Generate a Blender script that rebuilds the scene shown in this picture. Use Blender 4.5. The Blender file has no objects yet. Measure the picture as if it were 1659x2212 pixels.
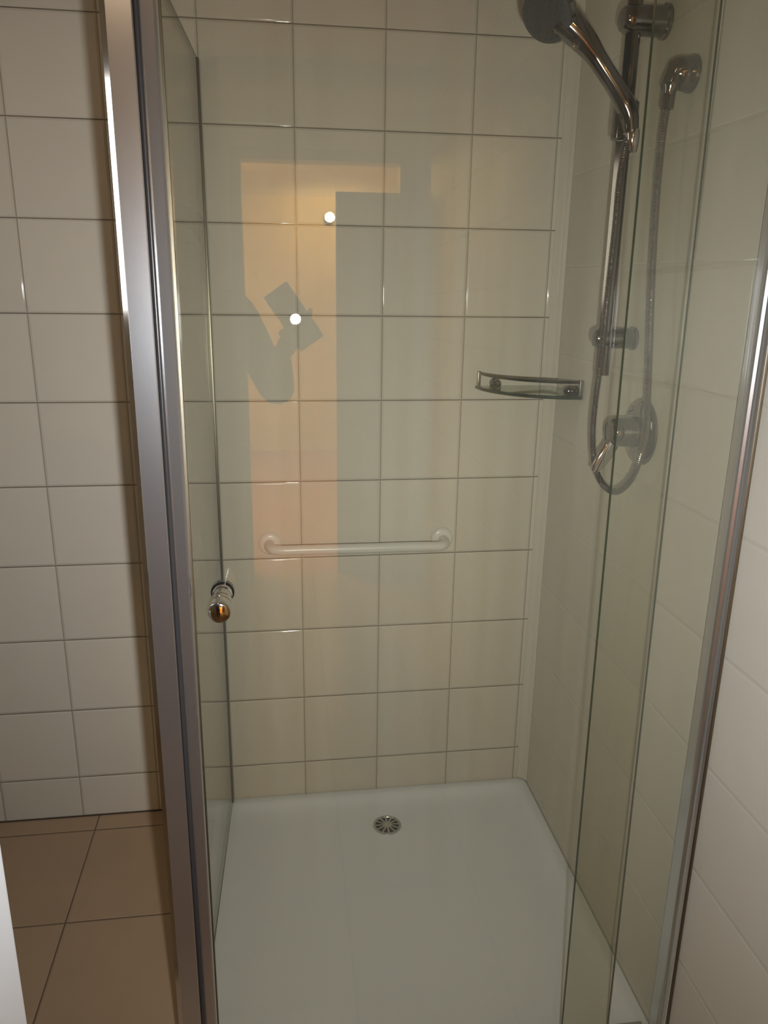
import bpy, bmesh, math
from mathutils import Vector, Matrix, Euler
pi = math.pi
S = bpy.context.scene
C = S.collection

# ------------------------------------------------------------------ camera
W, H = 1659, 2212
cam_d = bpy.data.cameras.new('camera')
cam = bpy.data.objects.new('camera', cam_d); C.objects.link(cam)
CAM = Vector((0.1392, -1.892, 1.4032))
yaw, pitch, roll, FPX = 0.1424, -0.2878, 0.0144, 1689.7
cy, sy, cp, sp, cr, sr = math.cos(yaw), math.sin(yaw), math.cos(pitch), math.sin(pitch), math.cos(roll), math.sin(roll)
fw = Vector((sy*cp, cy*cp, sp)); rt = Vector((cy, -sy, 0)); up = rt.cross(fw)
RT = cr*rt + sr*up; UP = -sr*rt + cr*up
M = Matrix((RT, UP, -fw)).transposed().to_4x4(); M.translation = CAM
cam.matrix_world = M
cam_d.sensor_fit = 'VERTICAL'; cam_d.sensor_height = 36.0; cam_d.lens = FPX/H*36.0
cam_d.clip_start = 0.005
S.camera = cam

# ------------------------------------------------------------------ world, lights, exposure
wd = bpy.data.worlds.new('world'); S.world = wd; wd.use_nodes = True
wd.node_tree.nodes['Background'].inputs[0].default_value = (0.5, 0.42, 0.34, 1)
wd.node_tree.nodes['Background'].inputs[1].default_value = 0.02
S.view_settings.view_transform = 'Standard'
S.view_settings.look = 'None'; S.view_settings.gamma = 1.0; S.view_settings.use_curve_mapping = False
S.view_settings.exposure = 0.0
cy_ = S.cycles
cy_.use_denoising = True
cy_.max_bounces = 20; cy_.transparent_max_bounces = 24; cy_.glossy_bounces = 8; cy_.diffuse_bounces = 5
cy_.caustics_reflective = False; cy_.caustics_refractive = False
cy_.sample_clamp_indirect = 6.0

def light(name, typ, loc, energy, color, size=0.1, rot=None, **k):
    d = bpy.data.lights.new(name, typ); o = bpy.data.objects.new(name, d); C.objects.link(o)
    d.energy = energy; d.color = color; o.location = loc
    if typ == 'AREA':
        d.shape = k.get('shape', 'DISK'); d.size = size
        if 'size_y' in k: d.size_y = k['size_y']
    else: d.shadow_soft_size = size
    if rot: o.rotation_euler = rot
    return o
FLASH = Vector((0.1842, -1.893, 1.3382))
fl = light('phone_flash_light', 'AREA', FLASH, 7.9, (0.95, 0.98, 1.0), 0.026)
fl.data.spread = math.radians(106)
fl.rotation_euler = Vector((0.15, 1.0, -0.24)).to_track_quat('-Z', 'Y').to_euler()
light('hall_fill_light', 'POINT', (-0.7, -5.0, 2.15), 165, (1.0, 0.65, 0.18), 0.08)  # added fill, kept out of view, to brighten the hall and its floor
light('bathroom_fill_light', 'AREA', (-0.3, -2.6, 2.40), 2.2, (1.0, 0.72, 0.44), 0.25)  # added warm fill for the bathroom, no known fixture

# ------------------------------------------------------------------ materials
def mat(name, col, rough=0.5, metal=0.0, ior=1.5, bump=None, spec=None, coat=0.0):
    m = bpy.data.materials.new(name); m.use_nodes = True
    b = m.node_tree.nodes['Principled BSDF']
    b.inputs['Base Color'].default_value = (*col, 1); b.inputs['Roughness'].default_value = rough
    b.inputs['Metallic'].default_value = metal; b.inputs['IOR'].default_value = ior
    b.inputs['Coat Weight'].default_value = coat
    if bump:
        nt = m.node_tree
        n = nt.nodes.new('ShaderNodeTexNoise'); n.inputs['Scale'].default_value = bump[0]; n.inputs['Detail'].default_value = 3
        g = nt.nodes.new('ShaderNodeNewGeometry'); nt.links.new(g.outputs['Position'], n.inputs['Vector'])
        bp = nt.nodes.new('ShaderNodeBump'); bp.inputs['Strength'].default_value = bump[1]; bp.inputs['Distance'].default_value = bump[2]
        nt.links.new(n.outputs['Fac'], bp.inputs['Height']); nt.links.new(bp.outputs['Normal'], b.inputs['Normal'])
    return m

def tile_mat(name, u, v, size, ou, ov, col, grout, gw=0.0028, rough=0.52, usize=None, vsoft=None, usoft=None, wav=0.0006, var=0.05, rnd=0.006, dep=0.0012):
    """tiles on a plane: u, v are axis letters; joints lie at ou + k*size, ov + k*size"""
    m = bpy.data.materials.new(name); m.use_nodes = True
    nt = m.node_tree; N = nt.nodes; L = nt.links; b = N['Principled BSDF']
    b.inputs['IOR'].default_value = 1.32
    geo = N.new('ShaderNodeNewGeometry'); sep = N.new('ShaderNodeSeparateXYZ'); L.new(geo.outputs['Position'], sep.inputs[0])
    def mt(op, a, b_=None, c=None):
        n = N.new('ShaderNodeMath'); n.operation = op
        for i, x in enumerate((a, b_, c)):
            if x is None: continue
            if isinstance(x, (int, float)): n.inputs[i].default_value = x
            else: L.new(x, n.inputs[i])
        return n.outputs[0]
    ds, cells = [], []
    for ax, o, size in ((u, ou, usize or size), (v, ov, size)):
        t = mt('DIVIDE', mt('SUBTRACT', sep.outputs[ax], o), size)
        cells.append(mt('FLOOR', t))
        f = mt('FRACT', t)
        ds.append(mt('MULTIPLY', mt('MINIMUM', f, mt('SUBTRACT', 1.0, f)), size))
    d = mt('MINIMUM', ds[0], ds[1])
    def ramp(x, a, b_):
        n = N.new('ShaderNodeMapRange'); n.interpolation_type = 'SMOOTHERSTEP'
        L.new(x, n.inputs['Value']); n.inputs['From Min'].default_value = a; n.inputs['From Max'].default_value = b_
        return n.outputs['Result']
    face = ramp(d, gw*0.35, gw*0.62)
    h1 = ramp(ds[0], gw*0.4, rnd); h2 = ramp(ds[1], gw*0.4, rnd)
    # colour: every tile a touch different, grout darker
    cmb = N.new('ShaderNodeCombineXYZ'); L.new(cells[0], cmb.inputs[0]); L.new(cells[1], cmb.inputs[1])
    wn = N.new('ShaderNodeTexWhiteNoise'); wn.noise_dimensions = '3D'; L.new(cmb.outputs[0], wn.inputs['Vector'])
    no = N.new('ShaderNodeTexNoise'); no.inputs['Scale'].default_value = 9.0; no.inputs['Detail'].default_value = 4
    L.new(geo.outputs['Position'], no.inputs['Vector'])
    val = mt('ADD', mt('MULTIPLY', mt('SUBTRACT', wn.outputs['Value'], 0.5), var), mt('MULTIPLY', mt('SUBTRACT', no.outputs['Fac'], 0.5), var*1.2))
    hsv = N.new('ShaderNodeHueSaturation'); hsv.inputs['Color'].default_value = (*col, 1); L.new(mt('ADD', val, 1.0), hsv.inputs['Value'])
    mx = N.new('ShaderNodeMix'); mx.data_type = 'RGBA'; L.new(face, mx.inputs[0])
    # grout dirt varies along the joints
    n2 = N.new('ShaderNodeTexNoise'); n2.inputs['Scale'].default_value = 6.0; L.new(geo.outputs['Position'], n2.inputs['Vector'])
    h3 = N.new('ShaderNodeHueSaturation'); h3.inputs['Color'].default_value = (*grout, 1)
    L.new(mt('ADD', mt('MULTIPLY', n2.outputs['Fac'], 0.9), 0.55), h3.inputs['Value'])
    if vsoft:
        m4 = N.new('ShaderNodeMix'); m4.data_type = 'RGBA'; m4.inputs[7].default_value = (*vsoft, 1)
        L.new(mt('LESS_THAN', ds[1], ds[0]), m4.inputs[0]); L.new(h3.outputs[0], m4.inputs[6]); L.new(m4.outputs[2], mx.inputs[6])
    else: L.new(h3.outputs[0], mx.inputs[6])
    if usoft:
        m5 = N.new('ShaderNodeMix'); m5.data_type = 'RGBA'; m5.inputs[7].default_value = (*usoft, 1)
        L.new(mt('LESS_THAN', ds[0], ds[1]), m5.inputs[0]); L.new(h3.outputs[0], m5.inputs[6]); L.new(m5.outputs[2], mx.inputs[6])
    pass; L.new(hsv.outputs[0], mx.inputs[7]); L.new(mx.outputs[2], b.inputs['Base Color'])
    rg = N.new('ShaderNodeMapRange'); L.new(face, rg.inputs['Value']); rg.inputs['To Min'].default_value = 0.6; rg.inputs['To Max'].default_value = 0.06
    r2 = N.new('ShaderNodeMapRange'); L.new(mt('MULTIPLY', h1, h2), r2.inputs['Value']); r2.inputs['From Min'].default_value = 0.9
    r2.inputs['To Min'].default_value = 0.0; r2.inputs['To Max'].default_value = rough-0.06
    L.new(mt('ADD', rg.outputs['Result'], r2.outputs['Result']), b.inputs['Roughness'])
    # bump: pillowed edges plus glaze waviness
    n3 = N.new('ShaderNodeTexNoise'); n3.inputs['Scale'].default_value = 14.0; n3.inputs['Detail'].default_value = 1
    L.new(geo.outputs['Position'], n3.inputs['Vector'])
    hh = mt('ADD', mt('MULTIPLY', mt('MULTIPLY', h1, h2), dep), mt('MULTIPLY', n3.outputs['Fac'], wav))
    bp = N.new('ShaderNodeBump'); bp.inputs['Strength'].default_value = 1.0; bp.inputs['Distance'].default_value = 1.0
    L.new(hh, bp.inputs['Height']); L.new(bp.outputs['Normal'], b.inputs['Normal'])
    return m

def glass_mat(name, tint, haze=0.0, rough=0.0, refl=1.0):
    """a real pane: Fresnel reflection on both faces, tinted transmission, faint pale vertical runs"""
    m = bpy.data.materials.new(name); m.use_nodes = True
    nt = m.node_tree; N = nt.nodes; L = nt.links; N.remove(N['Principled BSDF']); out = N['Material Output']
    g = N.new('ShaderNodeNewGeometry')
    io = N.new('ShaderNodeMapRange'); L.new(g.outputs['Backfacing'], io.inputs['Value'])
    io.inputs['To Min'].default_value = 1.52; io.inputs['To Max'].default_value = 1/1.52
    fr = N.new('ShaderNodeFresnel'); L.new(io.outputs['Result'], fr.inputs['IOR'])
    tr = N.new('ShaderNodeBsdfTransparent'); tr.inputs[0].default_value = (*tint, 1)
    gl = N.new('ShaderNodeBsdfGlossy'); gl.inputs['Roughness'].default_value = rough; gl.inputs[0].default_value = (1, 1, 1, 1)
    mx = N.new('ShaderNodeMixShader'); L.new(fr.outputs[0], mx.inputs[0]); L.new(tr.outputs[0], mx.inputs[1]); L.new(gl.outputs[0], mx.inputs[2])
    if haze > 0:
        mp = N.new('ShaderNodeMapping'); mp.inputs['Scale'].default_value = (22, 22, 0.55); L.new(g.outputs['Position'], mp.inputs['Vector'])
        n = N.new('ShaderNodeTexNoise'); n.inputs['Scale'].default_value = 1.0; n.inputs['Detail'].default_value = 5; n.inputs['Roughness'].default_value = 0.65
        L.new(mp.outputs[0], n.inputs['Vector'])
        r = N.new('ShaderNodeMapRange'); L.new(n.outputs['Fac'], r.inputs['Value']); r.inputs['From Min'].default_value = 0.38; r.inputs['From Max'].default_value = 0.75
        r.inputs['To Min'].default_value = haze*0.35; r.inputs['To Max'].default_value = haze*1.6
        df = N.new('ShaderNodeBsdfDiffuse'); df.inputs[0].default_value = (0.72, 0.80, 0.78, 1)
        m2 = N.new('ShaderNodeMixShader'); L.new(r.outputs[0], m2.inputs[0]); L.new(mx.outputs[0], m2.inputs[1]); L.new(df.outputs[0], m2.inputs[2])
        mx = m2
    L.new(mx.outputs[0], out.inputs['Surface'])
    return m

def emit(name, col, st):
    m = bpy.data.materials.new(name); m.use_nodes = True
    b = m.node_tree.nodes['Principled BSDF']; b.inputs['Base Color'].default_value = (*col, 1)
    b.inputs['Emission Color'].default_value = (*col, 1); b.inputs['Emission Strength'].default_value = st
    return m

TILE = (0.55, 0.505, 0.425); GROUT = (0.17, 0.14, 0.105)
m_back = tile_mat('cream_wall_tile_back', 'X', 'Z', 0.2, 0.0, 0.122, TILE, GROUT, usoft=(0.30, 0.26, 0.20))
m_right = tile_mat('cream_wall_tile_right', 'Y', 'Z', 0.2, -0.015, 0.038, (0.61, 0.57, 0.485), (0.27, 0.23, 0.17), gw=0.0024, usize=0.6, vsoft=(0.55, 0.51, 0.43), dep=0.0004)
m_left = tile_mat('cream_wall_tile_left', 'Y', 'Z', 0.2, 0.0, 0.122, TILE, GROUT)
m_floor = tile_mat('brown_floor_tile', 'X', 'Y', 0.315, -0.358, -0.062, (0.41, 0.285, 0.185), (0.13, 0.095, 0.065), gw=0.0032, rough=0.28, var=0.10, rnd=0.005, dep=0.0008)
m_plaster = mat('white_ceiling_paint', (0.75, 0.72, 0.66), 0.8)
m_rear = mat('warm_white_wall_paint', (0.62, 0.60, 0.56), 0.6)
m_hall = mat('yellow_hall_paint', (0.80, 0.68, 0.42), 0.7)
m_wood = mat('orange_wood_floor', (0.55, 0.25, 0.09), 0.45)
m_frame = mat('wood_door_frame', (0.45, 0.30, 0.20), 0.4)
m_door = mat('grey_white_door_paint', (0.50, 0.48, 0.50), 0.35)
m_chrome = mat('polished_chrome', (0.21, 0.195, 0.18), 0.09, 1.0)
m_alu = mat('bright_anodised_aluminium', (0.62, 0.63, 0.66), 0.21, 0.93, bump=(9.0, 0.15, 0.001))
m_seal = mat('dark_rubber_seal', (0.02, 0.02, 0.025), 0.2)
m_chan = mat('dark_grey_channel_metal', (0.22, 0.20, 0.15), 0.35, 1.0)  # dark olive-grey metal, one even base colour
m_white = mat('white_plastic', (0.60, 0.58, 0.53), 0.3)
m_acry = mat('white_acrylic_tray', (0.70, 0.72, 0.74), 0.16, bump=(5.0, 0.2, 0.004))
m_cab = mat('white_lacquer_cabinet', (0.90, 0.92, 0.96), 0.3)
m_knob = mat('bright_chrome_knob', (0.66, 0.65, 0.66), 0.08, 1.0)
m_strip = mat('groove_dark_reflection', (0.035, 0.033, 0.035), 0.28)
m_glass = glass_mat('clear_shower_glass', (0.936, 0.936, 0.898), 0.014)
m_edge = mat('green_glass_edge', (0.03, 0.040, 0.022), 0.2)
m_pale = mat('pale_glass_edge', (0.16, 0.18, 0.13), 0.2)
m_shelf = glass_mat('green_shelf_glass', (0.80, 0.88, 0.80), 0.0)
m_steel = mat('brushed_drain_steel', (0.55, 0.55, 0.50), 0.30, 1.0)
m_dark = mat('drain_hole_shade', (0.02, 0.02, 0.018), 0.8)
m_spray = mat('dark_grey_spray_face', (0.055, 0.055, 0.055), 0.3)
m_cove = mat('pale_corner_trim', (0.56, 0.515, 0.43), 0.25)
m_silic = mat('white_silicone', (0.72, 0.72, 0.70), 0.4)

# ------------------------------------------------------------------ mesh helpers
def obj(name, bm, m, parent=None, smooth=True, kind=None, label=None, angle=35):
    me = bpy.data.meshes.new(name)
    bmesh.ops.recalc_face_normals(bm, faces=bm.faces)
    bm.to_mesh(me); bm.free()
    o = bpy.data.objects.new(name, me); C.objects.link(o)
    ms = m if isinstance(m, (list, tuple)) else [m]
    for x in ms: me.materials.append(x)
    if smooth:
        me.polygons.foreach_set('use_smooth', [True]*len(me.polygons))
        try: me.set_sharp_from_angle(angle=math.radians(angle))
        except Exception: pass
    if parent:
        o.parent = parent; o.matrix_parent_inverse = Matrix.Translation(-Vector(parent.location))
    if kind: o['kind'] = kind
    if label: o['label'] = label
    return o
def thing(name, label, cat, loc=(0, 0, 0), group=None):
    o = bpy.data.objects.new(name, None); C.objects.link(o); o.location = loc; o.empty_display_size = 0.05
    o['label'] = label; o['category'] = cat
    if group: o['group'] = group
    return o
def tag(o, label, cat, group=None):
    o['label'] = label; o['category'] = cat
    if group: o['group'] = group
    return o
def box(bm, a, b, bev=0.0, seg=2):
    a, b = Vector(a), Vector(b)
    g = bmesh.ops.create_cube(bm, size=1.0)
    for v in g['verts']: v.co = Vector([(a[i]+b[i])/2 + v.co[i]*(b[i]-a[i]) for i in range(3)])
    if bev > 0:
        es = list({e for v in g['verts'] for e in v.link_edges})
        bmesh.ops.bevel(bm, geom=es, offset=bev, segments=seg, affect='EDGES', profile=0.5)
    return bm
def nb(): return bmesh.new()
def prism(bm, pts, z0, z1, dx=None):
    """2-D outline (x, y) extruded from z0 to z1; dx(z) may shift the section"""
    n = len(pts); r = []
    for z in (z0, z1):
        sh = dx(z) if dx else (0, 0)
        r.append([bm.verts.new((p[0]+sh[0], p[1]+sh[1], z)) for p in pts])
    for i in range(n): bm.faces.new((r[0][i], r[0][(i+1) % n], r[1][(i+1) % n], r[1][i]))
    bm.faces.new(r[0][::-1]); bm.faces.new(r[1])
    return bm
def frame_for(d):
    d = Vector(d).normalized(); a = Vector((0, 0, 1)) if abs(d.z) < 0.9 else Vector((0, 1, 0))
    u = d.cross(a).normalized(); return u, d.cross(u).normalized()
def lathe(bm, o, d, prof, seg=40, sx=1.0):
    """revolve (distance along d, radius) pairs about the axis o + t*d"""
    o = Vector(o); d = Vector(d).normalized(); u, v = frame_for(d); rings = []
    for t, r in prof:
        if r <= 1e-6: rings.append([bm.verts.new(o+d*t)])
        else: rings.append([bm.verts.new(o+d*t+(u*math.cos(2*pi*k/seg)*sx+v*math.sin(2*pi*k/seg))*r) for k in range(seg)])
    for A, B in zip(rings, rings[1:]):
        for k in range(seg):
            if len(A) == 1 and len(B) == 1: continue
            if len(A) == 1: bm.faces.new((A[0], B[k], B[(k+1) % seg]))
            elif len(B) == 1: bm.faces.new((A[k], B[0], A[(k+1) % seg]))
            else: bm.faces.new((A[k], B[k], B[(k+1) % seg], A[(k+1) % seg]))
    if len(rings[0]) > 1: bm.faces.new(rings[0][::-1])
    if len(rings[-1]) > 1: bm.faces.new(rings[-1])
    return bm
def spline(P, n):
    P = [Vector(p) for p in P]; P = [2*P[0]-P[1]]+P+[2*P[-1]-P[-2]]; out = []
    for i in range(1, len(P)-2):
        for k in range(n):
            t = k/n; a, b, c, d = P[i-1:i+3]
            out.append(0.5*((2*b)+(c-a)*t+(2*a-5*b+4*c-d)*t*t+(3*b-a-3*c+d)*t**3))
    out.append(P[-2]); return out
def tube(bm, pts, rad, seg=14, flat=1.0, cap=True):
    pts = [Vector(p) for p in pts]; n = len(pts)
    R = rad if isinstance(rad, (list, tuple)) else [rad]*n
    t0 = (pts[1]-pts[0]).normalized(); u, v = frame_for(t0); rings = []
    for i, p in enumerate(pts):
        t = (pts[min(i+1, n-1)]-pts[max(i-1, 0)]).normalized()
        u = (u - t*u.dot(t)).normalized(); v = t.cross(u)
        rings.append([bm.verts.new(p+(u*math.cos(2*pi*k/seg)*flat+v*math.sin(2*pi*k/seg))*R[i]) for k in range(seg)])
    for A, B in zip(rings, rings[1:]):
        for k in range(seg): bm.faces.new((A[k], B[k], B[(k+1) % seg], A[(k+1) % seg]))
    if cap: bm.faces.new(rings[0][::-1]); bm.faces.new(rings[-1])
    return bm

# ------------------------------------------------------------------ the room
XR, XL, YB, YF, HT = 0.8346, -1.30, 0.0, -3.65, 2.45
def wall(name, a, b, m): return obj(name, box(nb(), a, b), m, smooth=False, kind='structure')
wall('wall_back', (XL-0.1, 0, -0.1), (XR+0.1, 0.1, HT+0.1), m_back)
wall('wall_right', (XR, YF, -0.1), (XR+0.1, -0.0005, HT+0.1), m_right)
wall('wall_left', (XL-0.1, YF, -0.1), (XL, -0.0005, HT+0.1), m_left)
wall('floor', (XL, YF, -0.08), (XR, 0, 0), m_floor)
wall('ceiling', (XL, YF, HT), (XR, 0, HT+0.08), m_plaster)
# wall behind the camera with the doorway to the hall
bm = nb(); OX0, OX1, OZ = -0.035, 0.71, 2.03
box(bm, (XL-0.1, YF-0.1, -0.1), (OX0, YF, HT+0.1)); box(bm, (OX1, YF-0.1, -0.1), (XR+0.1, YF, HT+0.1)); box(bm, (OX0, YF-0.1, OZ), (OX1, YF, HT+0.1))
obj('wall_front', bm, m_rear, smooth=False, kind='structure')
bm = nb(); box(bm, (OX0-0.05, YF, 0), (OX0, YF+0.015, OZ+0.05)); box(bm, (OX0, YF, OZ), (OX1, YF+0.015, OZ+0.05)); 
obj('trim_1', bm, m_frame, smooth=False, kind='structure')
d1 = bpy.data.objects.new('door_1', None); C.objects.link(d1); d1.location = (0.38, YF-0.05, 0); d1['kind'] = 'structure'
obj('door_leaf', box(nb(), (0.405, YF-0.07, 0.005), (OX1-0.004, YF-0.03, 1.905), 0.003), m_door, d1)
# hall beyond
HY = -7.45
wall('wall_hall_end', (-1.2, HY-0.1, -0.1), (2.0, HY, HT+0.1), m_hall)
wall('wall_hall_left', (-1.3, HY, -0.1), (-1.2, YF-0.1, HT+0.1), m_hall)
wall('wall_hall_right', (2.0, HY, -0.1), (2.1, YF-0.1, HT+0.1), m_hall)
wall('floor_hall', (-1.2, HY, -0.08), (2.0, YF, 0), m_wood)
wall('ceiling_hall', (-1.2, HY, 2.37), (2.0, YF-0.1, HT+0.08), m_plaster)

# corner trim, silicone
bm = nb()
pts = [(XR, 0), (XR-0.031, 0)] + [(XR-0.031+0.031*math.sin(a)*0.8, -0.031*(1-math.cos(a))*0.6-0.001) for a in [pi/8, pi/4, 3*pi/8]] + [(XR-0.001, -0.032), (XR, -0.032)]
prism(bm, [(XR-0.0005, -0.0005), (XR-0.024, -0.0005), (XR-0.022, -0.004), (XR-0.014, -0.008), (XR-0.008, -0.014), (XR-0.004, -0.022), (XR-0.0005, -0.024)], 0.024, HT-0.001)
obj('trim_2', bm, m_cove, kind='structure')

obj('trim_3', box(nb(), (XL+0.001, -0.0035, 0.0002), (-0.047, -0.0008, 0.0035)), mat('dark_joint', (0.06, 0.045, 0.03), 0.8), smooth=False, kind='structure')

# ------------------------------------------------------------------ shower tray
TX0, TX1, TY0, TY1 = -0.045, XR-0.001, -0.865, -0.001
RIM, BAS = 0.020, 0.004
tray = thing('shower_tray', 'low white acrylic shower tray filling the tiled corner, with rounded sunken floor', 'shower tray', (0.40, -0.43, 0))
def rrect(x0, x1, y0, y1, r, n=8):
    out = []
    for cx, cy_, a0 in ((x1-r, y1-r, 0), (x0+r, y1-r, pi/2), (x0+r, y0+r, pi), (x1-r, y0+r, 1.5*pi)):
        for k in range(n+1):
            a = a0 + pi/2*k/n; out.append((cx+r*math.cos(a), cy_+r*math.sin(a)))
    return out
bm = nb(); rings = []
for ins, z, r in ((0, 0.0006, .004), (0, RIM-0.003, .004), (0.001, RIM-0.0008, .005), (0.003, RIM, .006), (0.020, RIM, .03), (0.026, RIM-0.001, .036), (0.036, RIM-0.006, .046), (0.050, RIM-0.011, .058), (0.070, BAS+0.002, .075), (0.10, BAS+0.0006, .10), (0.2, BAS, .12)):
    rings.append([bm.verts.new((x, y, z)) for x, y in rrect(TX0+ins, TX1-ins, TY0+ins, TY1-ins, r)])
for A, B in zip(rings, rings[1:]):
    n = len(A)
    for k in range(n): bm.faces.new((A[k], A[(k+1) % n], B[(k+1) % n], B[k]))
bm.faces.new(rings[-1]); bm.faces.new(rings[0][::-1])
obj('tray_body', bm, m_acry, tray, angle=60)
# drain
DX, DY = 0.411, -0.142
drain = thing('drain_cover', 'round metal drain grate with radial slots in the white shower tray', 'drain', (DX, DY, BAS))
bm = nb(); lathe(bm, (DX, DY, BAS+0.0003), (0, 0, 1), [(0, .0375), (0.0016, .0375), (0.0026, .0355), (0.0028, .0330), (0.0020, .0318), (0.0006, .0310), (0.0004, 0)], 48)
obj('drain_rim', bm, m_steel, drain)
bm = nb(); lathe(bm, (DX, DY, BAS+0.0008), (0, 0, 1), [(0, .0305), (0.0004, .0305), (0.0005, 0)], 40)
obj('drain_shade_disc', bm, m_dark, drain)  # flat black disc, the shade inside the drain is put into its colour
bm = nb()
lathe(bm, (DX, DY, BAS+0.0014), (0, 0, 1), [(0, .012), (0.0018, .0115), (0.0022, .004), (0.0022, 0)], 24)
for k in range(12):
    a = 2*pi*k/12; p = Vector((math.cos(a), math.sin(a), 0))
    g = bmesh.ops.create_cube(bm, size=1.0, matrix=Matrix.Translation((DX+p.x*.0215, DY+p.y*.0215, BAS+.0022)) @ Matrix.Rotation(a, 4, 'Z') @ Matrix.Diagonal((.021, .0045, .0016, 1)))
obj('drain_grate', bm, m_steel, drain)

# ------------------------------------------------------------------ enclosure
EY = -0.82        # plane of the front
GT = 1.845        # top of the glass
# back wall channel that holds the side panel
side = thing('side_glass_panel', 'fixed clear glass side panel between the left corner post and the back tiles', 'glass panel', (-0.01, -0.4, RIM))
def sidex(y): return -0.003 + 0.030*y/0.8 if y < 0 else -0.003     # leans slightly out of square
bm = nb(); th = 0.0035
A0, A1 = (sidex(0), -0.006), (sidex(-.79), -.79)
def quadbox(bm, p, q, t, z0, z1):
    d = Vector((q[0]-p[0], q[1]-p[1])); n = Vector((-d.y, d.x)).normalized()*t
    return prism(bm, [(p[0]+n.x, p[1]+n.y), (q[0]+n.x, q[1]+n.y), (q[0]-n.x, q[1]-n.y), (p[0]-n.x, p[1]-n.y)], z0, z1)
quadbox(bm, A0, A1, 0.003, RIM+0.004, GT-0.004)
obj('glass_pane', bm, m_glass, side, smooth=False)
bm = nb(); quadbox(bm, A0, A1, 0.0032, GT-0.004, GT)
obj('top_edge', bm, m_edge, side, smooth=False, label='dark polished glass edge')
bm = nb(); box(bm, (-0.0095, -0.020, RIM), (0.0025, -0.0005, GT), 0.0012)
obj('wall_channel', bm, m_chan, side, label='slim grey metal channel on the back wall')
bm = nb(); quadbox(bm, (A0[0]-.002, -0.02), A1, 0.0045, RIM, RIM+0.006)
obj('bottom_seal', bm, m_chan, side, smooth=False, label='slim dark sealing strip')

# corner post
post = thing('corner_post', 'tall bright aluminium corner post at the left of the shower', 'shower post', (-0.01, EY, RIM))
def arc(cx, cy_, r, a0, a1, n=6): return [(cx+r*math.cos(a0+(a1-a0)*k/n), cy_+r*math.sin(a0+(a1-a0)*k/n)) for k in range(n+1)]
PY = EY-0.022
bm = nb()
out = [(-0.012, -0.792), (-0.036, -0.792)] + arc(-0.040, -0.801, .007, pi*0.6, pi) + [(-0.0470, PY+0.0088), (-0.0465, PY+0.0075), (-0.0390, PY)] + \
      [(-0.0105, PY), (-0.0090, PY+0.0006), (-0.0088, PY+0.004), (-0.0060, PY+0.006), (-0.0040, PY+0.007), (-0.0040, -0.800), (-0.012, -0.800)]
prism(bm, out, RIM, GT+0.01)
obj('outer_profile', bm, m_alu, post, angle=10)
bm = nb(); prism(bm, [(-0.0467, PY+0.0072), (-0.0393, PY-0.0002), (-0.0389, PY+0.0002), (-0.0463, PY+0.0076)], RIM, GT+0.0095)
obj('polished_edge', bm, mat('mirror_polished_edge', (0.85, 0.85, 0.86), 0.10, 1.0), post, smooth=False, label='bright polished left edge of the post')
bm = nb(); prism(bm, [(-0.0086, PY+0.0015)] + arc(-0.0052, PY+0.0030, .0033, pi*1.1, pi*1.9) + [(-0.0019, PY+0.0062), (-0.0086, PY+0.0038)], RIM, GT+0.008)
obj('dark_groove_strip', bm, m_strip, post, label='groove strip coloured dark for a dark reflection')  # the groove's dark reflection is put into this strip's colour
bm = nb()
prism(bm, [(-0.0034, PY+0.007), (0.0135, PY+0.005), (0.0155, PY+0.006), (0.0165, PY+0.009), (0.0165, -0.812), (-0.0034, -0.812)], RIM, GT+0.008)
obj('inner_profile', bm, m_alu, post, angle=10, label='narrower grey aluminium strip beside the door glass')

# sliding door pane with a tiny lean, and the fixed pane to its right
LEAN = math.radians(1.0); TURN = math.radians(-0.5)
def pane(bm, x0, x1, y, z0, z1, t=0.003):
    def yy(x, z): return y + (z-1.3)*math.tan(LEAN) + (x-0.3)*math.tan(TURN)
    v = [bm.verts.new((x, yy(x, z)+s*t, z)) for s in (-1, 1) for z in (z0, z1) for x in (x0, x1)]
    for f in ((0, 1, 3, 2), (5, 4, 6, 7), (4, 0, 2, 6), (1, 5, 7, 3), (2, 3, 7, 6), (4, 5, 1, 0)): bm.faces.new([v[i] for i in f])
    return bm
DYD, DYF = -0.806, -0.826
door = thing('glass_shower_door', 'large clear glass sliding shower door with a chrome knob at its left edge', 'shower door', (0.37, DYD, RIM))
obj('glass_pane', pane(nb(), 0.018, 0.728, DYD, RIM+0.012, GT-0.03), m_glass, door, smooth=False)
bm = nb(); pane(bm, 0.728, 0.7288, DYD, RIM+0.012, GT-0.03, 0.0028)
obj('right_edge', bm, m_pale, door, smooth=False, label='thin pale glass edge')
bm = nb(); pane(bm, 0.012, 0.018, DYD, RIM+0.012, GT-0.03, 0.0045)
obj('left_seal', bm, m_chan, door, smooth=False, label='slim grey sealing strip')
fixed = thing('fixed_glass_panel', 'narrow fixed clear glass panel between the sliding door and the right wall', 'glass panel', (0.73, DYF, RIM))
obj('glass_pane', pane(nb(), 0.6295, 0.826, DYF, RIM+0.004, GT-0.01), m_glass, fixed, smooth=False)
obj('left_edge', pane(nb(), 0.6287, 0.6295, DYF, RIM+0.004, GT-0.01, 0.0028), m_edge, fixed, smooth=False, label='thin dark green glass edge')

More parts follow.
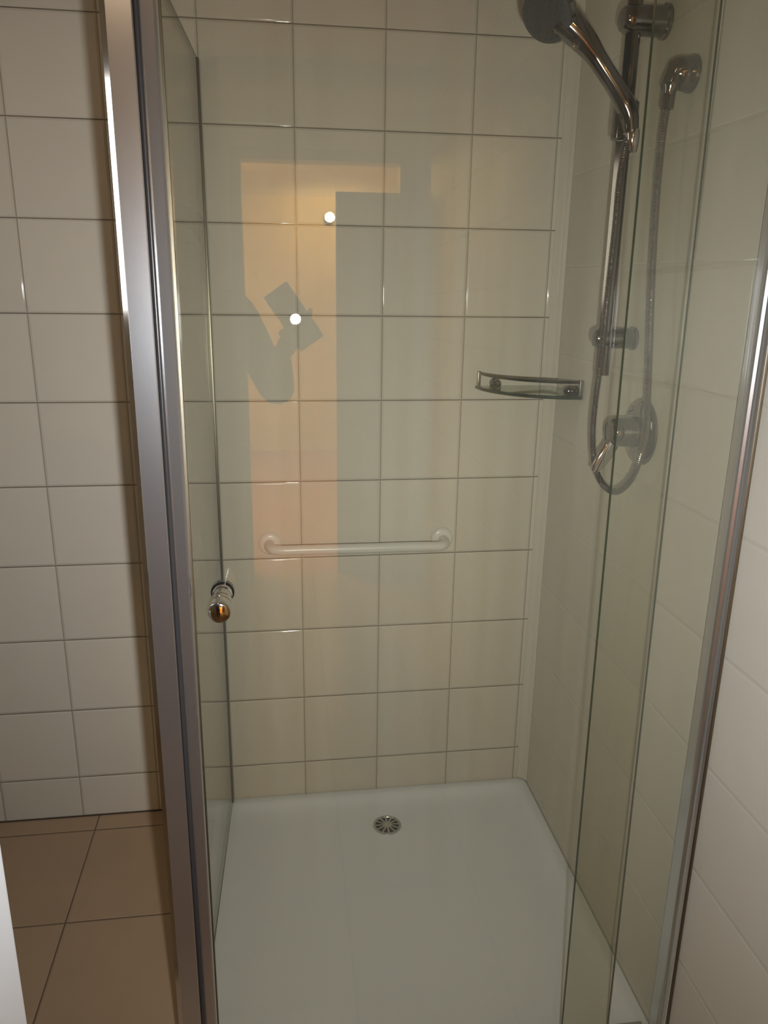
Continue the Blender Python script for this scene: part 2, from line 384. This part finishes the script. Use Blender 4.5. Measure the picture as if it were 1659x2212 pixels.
# knob
KX, KZ = 0.058, 0.962; KY = DYD + (KZ-1.3)*math.tan(LEAN) + (KX-0.3)*math.tan(TURN)
knob = door
bm = nb()
lathe(bm, (KX, KY-0.0031, KZ), (0, -1, 0), [(0, .0150), (.006, .0150), (.0075, .0135), (.012, .0130), (.020, .0128), (.021, .0142), (.028, .0144), (.0288, .0132), (.0305, .0132), (.0312, .0146), (.040, .0148), (.0408, .0134), (.0425, .0134), (.0432, .0150), (.058, .0154), (.0655, .0154), (.068, .0145), (.0695, .0120), (.0700, 0)], 48)
kn = obj('knob', bm, m_knob, door, label='stubby ringed chrome knob')
bm = nb(); lathe(bm, (KX, KY+0.0031, KZ), (0, 1, 0), [(0, .0170), (.010, .0170), (.0125, .015), (.013, 0)], 40)
obj('inner_knob', bm, m_chrome, door)

# right wall profile
prof = thing('wall_profile', 'vertical bright aluminium profile fixing the shower glass to the right wall', 'shower profile', (XR-0.01, EY, RIM))
bm = nb()
prism(bm, [(XR-0.0005, -0.812), (XR-0.010, -0.812), (XR-0.013, -0.815), (XR-0.0135, -0.838), (XR-0.0125, -0.842), (XR-0.0085, -0.8440), (XR-0.0080, -0.852), (XR-0.0060, -0.8555), (XR-0.0005, -0.8565)], RIM, GT+0.01)
obj('channel', bm, m_alu, prof, angle=10)
bm = nb(); prism(bm, [(XR-0.0055, -0.8567), (XR-0.0005, -0.8567), (XR-0.0005, -0.8580), (XR-0.003, -0.8580)], RIM, GT+0.008)
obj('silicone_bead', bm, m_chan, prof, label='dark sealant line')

# rails of the door, above and below the frame of the photo
rail = thing('door_track', 'horizontal aluminium track carrying the sliding shower door', 'track', (0.4, EY, GT))
obj('upper_track', box(nb(), (0.018, -0.850, GT+0.003), (XR-0.016, -0.790, GT+0.045), 0.003), m_alu, rail)
obj('lower_track', box(nb(), (0.020, -0.838, RIM), (XR-0.016, -0.792, RIM+0.0035), 0.001), m_alu, rail)

# ------------------------------------------------------------------ towel bar
bar = thing('grab_bar', 'white plastic grab bar with round end plates on the back tiles', 'grab bar', (0.34, 0, 0.76))
bm = nb()
P = spline([(0.121, -0.004, 0.764), (0.119, -0.030, 0.764), (0.128, -0.054, 0.764), (0.150, -0.062, 0.764), (0.20, -0.062, 0.764), (0.34, -0.062, 0.763), (0.48, -0.062, 0.763), (0.535, -0.062, 0.762), (0.556, -0.054, 0.762), (0.565, -0.030, 0.762), (0.563, -0.004, 0.762)], 8)
tube(bm, P, 0.0125, 20)
obj('bar', bm, m_white, bar)
for x in (0.121, 0.563):
    bm = nb(); lathe(bm, (x, -0.0006, 0.763), (0, -1, 0), [(0, .029), (.004, .029), (.008, .026), (.010, .020), (.0105, .012)], 36)
    obj('end_plate', bm, m_white, bar)

# ------------------------------------------------------------------ corner shelf
SZ = 1.922-0.768
shelf = thing('corner_shelf', 'small quarter-round glass corner shelf with a raised rail', 'shelf', (0.74, -0.09, SZ))
bm = nb(); n = 28
def qarc(r, z, t0=0, t1=90): return [(XR-r*math.cos(math.radians(t0+(t1-t0)*k/n)), -r*math.sin(math.radians(t0+(t1-t0)*k/n)), z) for k in range(n+1)]
def qplate(bm, r, z0, z1, off=0.0015):
    pts = [(max(min(x, XR-off), 0), min(y, -off)) for x, y, z in qarc(r, 0)] + [(XR-off, -off)]
    return prism(bm, pts, z0, z1)
qplate(bm, 0.197, SZ-0.0035, SZ+0.0035)
obj('glass_plate', bm, m_shelf, shelf, smooth=False)
bm = nb(); tube(bm, [(x, min(y, -0.004), SZ) for x, y, z in qarc(0.1985, SZ, 1.2, 88.8)], 0.0042, 10)
obj('front_edge', bm, m_edge, shelf, label='dark green glass front edge')
bm = nb(); tube(bm, [(x, min(y, -0.004), SZ+0.034) for x, y, z in qarc(0.190, 0, 1.2, 88.8)], 0.0036, 10)
obj('guard_rail', bm, mat('dull_chrome_rail', (0.14, 0.135, 0.10), 0.22, 1.0), shelf, label='thin metal guard rail')
for p0 in ((XR-0.194, -0.006), (XR-0.006, -0.194)):
    bm = nb(); box(bm, (p0[0]-0.004, p0[1]-0.004, SZ-0.005), (p0[0]+0.004, p0[1]+0.004, SZ+0.039), 0.001)
    obj('rail_end', bm, m_chan, shelf)
for p0, d in (((0.682, -0.0006, SZ+0.010), (0, -1, 0)), ((XR-0.0006, -0.155, SZ+0.010), (-1, 0, 0))):
    bm = nb(); lathe(bm, p0, d, [(0, .013), (.018, .012), (.026, .010), (.030, .006), (.031, 0)], 28)
    obj('wall_mount', bm, m_chrome, shelf)

# ------------------------------------------------------------------ shower rail
BX, BY = 0.775, -0.424
sr_ = thing('shower_rail', 'vertical chrome slide rail with two wall brackets on the right shower wall', 'shower rail', (BX, BY, 1.24))
a0 = math.atan2(-0.58, -0.81)
bm = nb(); prism(bm, [(BX+.0135*math.cos(a0+math.radians(30+300*k/36)), BY+.0135*math.sin(a0+math.radians(30+300*k/36))) for k in range(37)], 1.232, 1.910)
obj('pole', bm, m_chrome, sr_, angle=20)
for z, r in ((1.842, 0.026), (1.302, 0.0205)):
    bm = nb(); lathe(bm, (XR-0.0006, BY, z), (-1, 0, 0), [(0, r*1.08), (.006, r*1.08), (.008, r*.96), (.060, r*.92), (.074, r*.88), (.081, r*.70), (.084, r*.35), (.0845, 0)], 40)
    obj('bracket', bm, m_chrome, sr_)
hs = thing('hand_shower', 'chrome hand shower head clipped to the slide rail, pointing left and down', 'shower head', (0.77, -0.43, 1.69))
# slider
bm = nb(); lathe(bm, (BX, BY, 1.650), (0, 0, 1), [(0, .018), (.003, .0225), (.030, .0235), (.062, .0225), (.066, .018)], 32)
lathe(bm, (BX-.004, BY-.012, 1.690), (-.35, -1, 0.1), [(0, .013), (.012, .015), (.020, .0145), (.023, .010), (.0235, 0)], 28)
obj('slider', bm, m_chrome, sr_, label='dark chrome slider clamp')
bm = nb()
hp = spline([(0.7765, -0.452, 1.660), (0.770, -0.450, 1.690), (0.750, -0.447, 1.722), (0.722, -0.443, 1.757), (0.694, -0.440, 1.790), (0.668, -0.436, 1.815), (0.645, -0.430, 1.835)], 8)
nn = len(hp); rr = []
for i in range(nn):
    t = i/(nn-1); rr.append(0.0130 + (0.0050*min(t/.25, 1)) - 0.0020*math.sin(pi*min(max((t-.2)/.5, 0), 1)) + max(0, t-.6)*0.026)
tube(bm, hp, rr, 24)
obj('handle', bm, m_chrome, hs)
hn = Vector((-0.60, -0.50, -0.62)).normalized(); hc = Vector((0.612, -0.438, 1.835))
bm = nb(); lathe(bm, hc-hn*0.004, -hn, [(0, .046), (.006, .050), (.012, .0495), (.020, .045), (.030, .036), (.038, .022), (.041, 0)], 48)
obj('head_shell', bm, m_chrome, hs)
bm = nb(); lathe(bm, hc-hn*0.0035, hn, [(0, .0455), (.003, .0450), (.005, .040), (.0055, .020), (.0065, .012), (.0068, 0)], 48)
u, v = frame_for(hn)
for rr_, cnt in ((.018, 8), (.027, 14), (.036, 20)):
    for k in range(cnt):
        a = 2*pi*k/cnt; lathe(bm, hc+hn*0.001+(u*math.cos(a)+v*math.sin(a))*rr_, hn, [(0, .0016), (.003, .0012), (.0032, 0)], 6)
obj('spray_face', bm, m_spray, hs, label='dark grey spray face with nozzles')
bm = nb(); box(bm, (0.655, -0.462, 1.785), (0.667, -0.452, 1.799), 0.002); obj('spray_lever', bm, m_chrome, hs)
bm = nb(); lathe(bm, (0.7775, -0.453, 1.664), (0.10, 0, -1), [(0, .0125), (.004, .0135), (.020, .0120), (.036, .0085), (.038, .0070)], 28)
obj('hose_nut', bm, m_knob, hs, label='bright conical hose nut')

# wall outlet
wo = thing('wall_outlet', 'dark chrome wall elbow feeding the shower hose, right of the slide rail', 'outlet', (XR, -0.545, 1.745))
bm = nb(); lathe(bm, (XR-0.0006, -0.540, 1.735), (-1, 0, 0), [(0, .029), (.005, .029), (.010, .027), (.020, .0255), (.030, .0235), (.038, .018), (.041, .008), (.0415, 0)], 40)
obj('escutcheon', bm, m_chrome, wo)
bm = nb(); tube(bm, spline([(XR-0.015, -0.545, 1.742), (0.803, -0.545, 1.735), (0.795, -0.545, 1.712), (0.793, -0.545, 1.680)], 5), [.017]*6+[.015]*5+[.011]*5, 22)
obj('elbow', bm, m_chrome, wo)

# hose
bm = nb()
pts = spline([(0.7765, -0.452, 1.664), (0.768, -0.452, 1.64), (0.763, -0.453, 1.573), (0.763, -0.453, 1.503), (0.763, -0.449, 1.422), (0.763, -0.445, 1.338), (0.763, -0.441, 1.251), (0.763, -0.434, 1.190), (0.763, -0.434, 1.123), (0.766, -0.448, 1.064), (0.771, -0.480, 1.030), (0.776, -0.530, 1.024), (0.783, -0.568, 1.050), (0.788, -0.590, 1.094), (0.79, -0.600, 1.155), (0.791, -0.590, 1.230), (0.791, -0.578, 1.306), (0.791, -0.566, 1.38), (0.791, -0.557, 1.444), (0.791, -0.546, 1.55), (0.792, -0.542, 1.637), (0.793, -0.545, 1.684)], 40)
# resample at an even pitch so the spiral ribs are regular
acc = [0]
for a, b in zip(pts, pts[1:]): acc.append(acc[-1]+(b-a).length)
Lh = acc[-1]; step = 0.00105; q = []; j = 0; s = 0
while s < Lh:
    while acc[j+1] < s: j += 1
    t = (s-acc[j])/(acc[j+1]-acc[j]); q.append(pts[j].lerp(pts[j+1], t)); s += step
rad = [0.0066 if (i % 4) in (0, 1) else 0.0056 for i in range(len(q))]
tube(bm, q, rad, 12)
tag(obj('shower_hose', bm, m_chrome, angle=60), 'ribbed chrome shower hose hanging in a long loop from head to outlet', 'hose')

# mixer valve
VY, VZ = -0.498, 1.133
mv = thing('mixer_tap', 'chrome round single-lever shower mixer on the right wall inside the hose loop', 'shower mixer', (XR, VY, VZ))
bm = nb(); lathe(bm, (XR-0.0006, VY, VZ), (-1, 0, 0), [(0, .064), (.004, .064), (.009, .060), (.013, .050), (.015, .036)], 56)
obj('wall_plate', bm, m_chrome, mv)
bm = nb(); lathe(bm, (XR-0.012, VY, VZ), (-1, 0, 0), [(0, .030), (.010, .029), (.030, .028), (.046, .027), (.054, .022), (.057, .010), (.0575, 0)], 40)
obj('hub', bm, m_chrome, mv)
bm = nb()
lp = spline([(0.788, VY, 1.128), (0.776, VY-.004, 1.112), (0.764, VY-.006, 1.092), (0.750, VY-.006, 1.070), (0.742, VY-.006, 1.058)], 8)
tube(bm, lp, [0.014+0.003*math.sin(pi*i/(len(lp)-1))-0.006*(i/(len(lp)-1))**3 for i in range(len(lp))], 20, flat=0.5)
obj('lever', bm, m_knob, mv, label='chrome lever pointing down and left, coloured brighter for a white reflection')  # brighter metal colour stands in for something white mirrored in the lever

# ------------------------------------------------------------------ white cabinet, lower left
cab = thing('white_cabinet', 'white lacquered cabinet edge at the bottom left corner, beside the brown floor tiles', 'cabinet', (-0.36, -1.15, 0))
CR = Matrix.Rotation(math.radians(-35), 4, 'Z'); CO = Vector((-0.178, -1.10, 0))
def cabox(x0, y0, z0, x1, y1, z1, bev=0.004):
    bm = nb(); box(bm, (x0, y0, z0), (x1, y1, z1), bev)
    for v_ in bm.verts: v_.co = CO + CR @ v_.co
    return bm
obj('body', cabox(-0.45, -0.42, 0.03, 0, 0, 0.85), m_cab, cab)
obj('top', cabox(-0.452, -0.422, 0.85, 0.002, 0.002, 0.872), m_cab, cab)
obj('plinth', cabox(-0.43, -0.40, 0.0, -0.02, -0.02, 0.03, 0), m_seal, cab)

# ------------------------------------------------------------------ light panel on the left wall
lp_ = thing('wall_light_panel', 'tall lit white light panel on the left wall, mirrored as white streaks on the chrome', 'light', (XL, -0.62, 1.3))
obj('housing', box(nb(), (XL+0.0006, -0.80, 1.30), (XL+0.03, -0.44, 1.90), 0.004), m_cab, lp_)
obj('diffuser', box(nb(), (XL+0.0302, -0.79, 1.32), (XL+0.036, -0.45, 1.88), 0.002), emit('lit_diffuser', (1.0, 0.97, 0.92), 2.6), lp_, label='glowing white diffuser')

# ------------------------------------------------------------------ hall lamp
lamp = thing('wall_lamp', 'small glowing wall lamp in the hall, mirrored in the shower glass', 'lamp', (0.575, HY, 2.15))
bm = nb(); lathe(bm, (0.575, HY+0.001, 2.17), (0, 1, 0), [(0, .05), (.012, .05), (.016, .04), (.06, .010), (.19, .008)], 28)
obj('arm', bm, m_chrome, lamp)
bm = nb(); lathe(bm, (0.575, HY+0.19, 2.215), (0, 0, -1), [(0, .0), (.004, .018), (.018, .036), (.042, .046), (.066, .040), (.082, .018), (.085, 0)], 28)
obj('globe', bm, emit('lit_lamp_glass', (1.0, 0.68, 0.26), 420.0), lamp, label='glowing warm globe')

# ------------------------------------------------------------------ phone
ph = thing('smartphone', 'dark smartphone held up by the person, its white flash lit', 'phone', CAM)
PD = Vector((FLASH.x-CAM.x, 0, FLASH.z-CAM.z)).normalized(); PW = Vector((PD.z, 0, -PD.x))
def cbox(a, b, bev):
    """box in the phone's own axes: width, thickness, length from the lens towards the flash"""
    bm = nb(); box(bm, a, b, bev, 3)
    for v_ in bm.verts: v_.co = CAM + PW*v_.co.x + Vector((0, v_.co.y, 0)) + PD*v_.co.z
    return bm
obj('case', cbox((-0.038, -0.020, -0.014), (0.038, -0.011, 0.158), 0.003), mat('dark_phone_case', (0.02, 0.022, 0.03), 0.3), ph)
obj('screen', cbox((-0.034, -0.0208, -0.008), (0.034, -0.0203, 0.150), 0.0002), emit('phone_screen_glow', (0.35, 0.33, 0.28), 0.5), ph)
bm = nb(); lathe(bm, CAM+Vector((0, -0.0108, 0)), (0, 1, 0), [(0, .006), (.002, .006), (.0022, 0)], 24); obj('lens', bm, m_seal, ph)
bm = nb(); lathe(bm, FLASH+Vector((0, -0.0098, 0)), (0, 1, 0), [(0, .008), (.0008, .008), (.001, 0)], 24); obj('flash_window', bm, m_white, ph)

# ------------------------------------------------------------------ the person holding the phone
def fuse(name, bm, m, parent, vox=0.006, smooth=4, **k):
    """shapes -> one continuous closed surface"""
    o = obj(name, bm, m, None, **k)
    r = o.modifiers.new('r', 'REMESH'); r.mode = 'VOXEL'; r.voxel_size = vox; r.use_smooth_shade = True
    sm = o.modifiers.new('s', 'SMOOTH'); sm.iterations = smooth; sm.factor = 0.5
    dg = bpy.context.evaluated_depsgraph_get(); dg.update()
    me = bpy.data.meshes.new_from_object(o.evaluated_get(dg)); o.modifiers.clear(); o.data = me
    if not me.materials: me.materials.append(m)
    o.parent = parent; o.matrix_parent_inverse = Matrix.Translation(-Vector(parent.location))
    return o
def ell(bm, c, r, seg=24):
    g = bmesh.ops.create_uvsphere(bm, u_segments=seg, v_segments=seg//2, radius=1.0)
    for v_ in g['verts']: v_.co = Vector((c[0]+v_.co.x*r[0], c[1]+v_.co.y*r[1], c[2]+v_.co.z*r[2]))
def limb(bm, pts, rads, n=6, seg=18):
    P = spline(pts, n); R = []
    for i in range(len(P)):
        t = i/n; k = min(int(t), len(rads)-2); f_ = t-k; R.append(rads[k]*(1-f_)+rads[k+1]*f_)
    tube(bm, P, R, seg); ell(bm, P[0], (R[0],)*3, 16); ell(bm, P[-1], (R[-1],)*3, 16)
m_skin = mat('skin', (0.48, 0.29, 0.21), 0.5); m_lip = mat('lips', (0.40, 0.16, 0.14), 0.5)
m_hair = mat('dark_brown_hair', (0.035, 0.022, 0.015), 0.45)
m_shirt = mat('blue_grey_knit', (0.075, 0.09, 0.12), 0.85, bump=(160.0, 0.3, 0.002))
m_jean = mat('dark_trousers', (0.03, 0.035, 0.05), 0.8); m_shoe = mat('dark_slippers', (0.04, 0.035, 0.03), 0.7)
PX, PYY = -0.165, -2.42
person = thing('person', 'person in a blue-grey top holding up a phone, mirrored darkly in the shower glass', 'person', (PX, PYY, 0))
bm = nb()
HC = Vector((PX, PYY+0.03, 1.545))
ell(bm, HC+Vector((0, -.012, .022)), (.076, .094, .092)); ell(bm, HC+Vector((0, .022, -.038)), (.058, .066, .072))
ell(bm, HC+Vector((0, .055, -.085)), (.028, .026, .024))                                     # chin
limb(bm, [HC+Vector((0, .078, .012)), HC+Vector((0, .096, -.022)), HC+Vector((0, .094, -.034))], [.008, .012, .010])   # nose
for s_ in (-1, 1):
    ell(bm, HC+Vector((s_*.077, -.012, -.005)), (.010, .018, .030)); ell(bm, HC+Vector((s_*.034, .062, -.028)), (.022, .018, .018))
    ell(bm, HC+Vector((s_*.030, .076, .028)), (.022, .010, .008))
ell(bm, HC+Vector((0, .083, -.058)), (.022, .010, .009))
limb(bm, [HC+Vector((0, -.02, -.06)), (PX, PYY, 1.42), (PX, PYY-.01, 1.36)], [.056, .054, .062])
limb(bm, [(PX, PYY, 1.34), (PX, PYY, 1.20), (PX, PYY+.01, 1.05), (PX, PYY, .95)], [.12, .125, .11, .12])
SH = {1: [(PX+.165, PYY, 1.345), (PX+.285, PYY+.13, 1.12), (CAM.x+.000, CAM.y-.190, 1.225), (CAM.x+.022, CAM.y-.085, 1.262)],
      -1: [(PX-.165, PYY, 1.345), (PX-.225, PYY-.02, 1.08), (PX-.215, PYY+.06, .86), (PX-.212, PYY+.08, .80)]}
for s_ in (1, -1):
    limb(bm, SH[s_], [.050, .040, .028, .026], n=8)
    limb(bm, [(PX+s_*.09, PYY, .90), (PX+s_*.095, PYY+.01, .50), (PX+s_*.10, PYY-.02, .10), (PX+s_*.10, PYY-.01, .06)], [.088, .055, .040, .040], n=8)
    limb(bm, [(PX+s_*.10, PYY-.03, .045), (PX+s_*.105, PYY+.05, .040), (PX+s_*.11, PYY+.14, .028)], [.036, .036, .026])
# right hand, gripping the lower part of the phone
def ph_(w, y, l): return CAM + PW*w + Vector((0, y, 0)) + PD*l
WR = ph_(.062, -.075, .122)
ell(bm, ph_(.030, -.040, .113), (.036, .017, .036)); ell(bm, ph_(.046, -.050, .119), (.028, .020, .030))
limb(bm, [WR, ph_(.048, -.055, .119), ph_(.025, -.042, .113)], [.026, .024, .018])
for k, (l, L_) in enumerate(((.088, 1.0), (.1065, 1.08), (.124, 1.0), (.140, .82))):      # four fingers round the lower left edge
    limb(bm, [ph_(.034, -.042, .113+(l-.114)*.8), ph_(.0500, -.034, l), ph_(.0515, -.012, l), ph_(.036-.010*L_, -.0035, l)], [.0095, .0090, .0082, .0068], n=5, seg=12)
limb(bm, [ph_(.012, -.040, .100), ph_(-.018, -.040, .096), ph_(-.038, -.034, .090), ph_(-.0465, -.017, .084)], [.013, .0115, .0095, .0080], n=5, seg=12)
# left hand, relaxed at the side
lx, ly, lz = PX-.212, PYY+.085, .765
ell(bm, (lx, ly, lz), (.018, .040, .045))
for k, L_ in enumerate((.070, .078, .073, .058)):
    y = ly+.028-.019*k
    limb(bm, [(lx, y, lz-.028), (lx+.002, y+.003, lz-.028-L_*.45), (lx+.012, y+.003, lz-.028-L_*.80), (lx+.024, y+.002, lz-.028-L_)], [.0095, .009, .008, .007], n=5, seg=12)
limb(bm, [(lx+.006, ly+.030, lz+.010), (lx+.014, ly+.055, lz-.015), (lx+.020, ly+.062, lz-.042)], [.012, .0105, .008], n=5, seg=12)
fuse('body', bm, m_skin, person, 0.0045, 3)
for s_ in (-1, 1):
    bm = nb(); ell(bm, HC+Vector((s_*.030, .076, .012)), (.013, .010, .009)); obj('eye', bm, m_spray, person)
bm = nb(); ell(bm, HC+Vector((0, .0905, -.058)), (.021, .005, .006)); obj('lips', bm, m_lip, person)
bm = nb()
ell(bm, HC+Vector((0, -.026, .038)), (.090, .100, .096)); ell(bm, HC+Vector((0, -.055, -.05)), (.082, .066, .10))
for s_ in (-1, 1): limb(bm, [HC+Vector((s_*.062, .040, .075)), HC+Vector((s_*.086, .005, .01)), HC+Vector((s_*.086, -.01, -.08)), HC+Vector((s_*.080, -.03, -.15))], [.024, .022, .024, .014])
fuse('hair', bm, m_hair, person, 0.006, 3)
bm = nb()
tube(bm, [(PX, PYY-.005, .88), (PX, PYY, .96), (PX, PYY+.005, 1.08), (PX, PYY, 1.20), (PX, PYY, 1.30), (PX, PYY-.005, 1.375), (PX, PYY-.005, 1.40)], [.135, .140, .130, .140, .145, .105, .070], 32, flat=1.25)
for s_ in (1, -1):
    limb(bm, [(PX+s_*.10, PYY, 1.345)]+SH[s_][:2]+[tuple(Vector(SH[s_][1]).lerp(Vector(SH[s_][2]), .80))], [.070, .064, .054, .040], n=8)
fuse('knit_top', bm, m_shirt, person, 0.008, 4)
bm = nb(); ell(bm, (PX, PYY-.01, .90), (.155, .120, .12))
for s_ in (1, -1): limb(bm, [(PX+s_*.085, PYY, .86), (PX+s_*.095, PYY+.01, .50), (PX+s_*.10, PYY-.02, .11)], [.105, .076, .062], n=10)
fuse('trousers', bm, m_jean, person, 0.009, 4)
for s_ in (1, -1):
    bm = nb(); ell(bm, (PX+s_*.105, PYY+.045, .050), (.050, .140, .050)); bmesh.ops.bisect_plane(bm, geom=bm.verts[:]+bm.edges[:]+bm.faces[:], plane_co=(0, 0, .002), plane_no=(0, 0, -1), clear_outer=True)
    bmesh.ops.holes_fill(bm, edges=[e for e in bm.edges if e.is_boundary]); obj('slipper', bm, m_shoe, person)
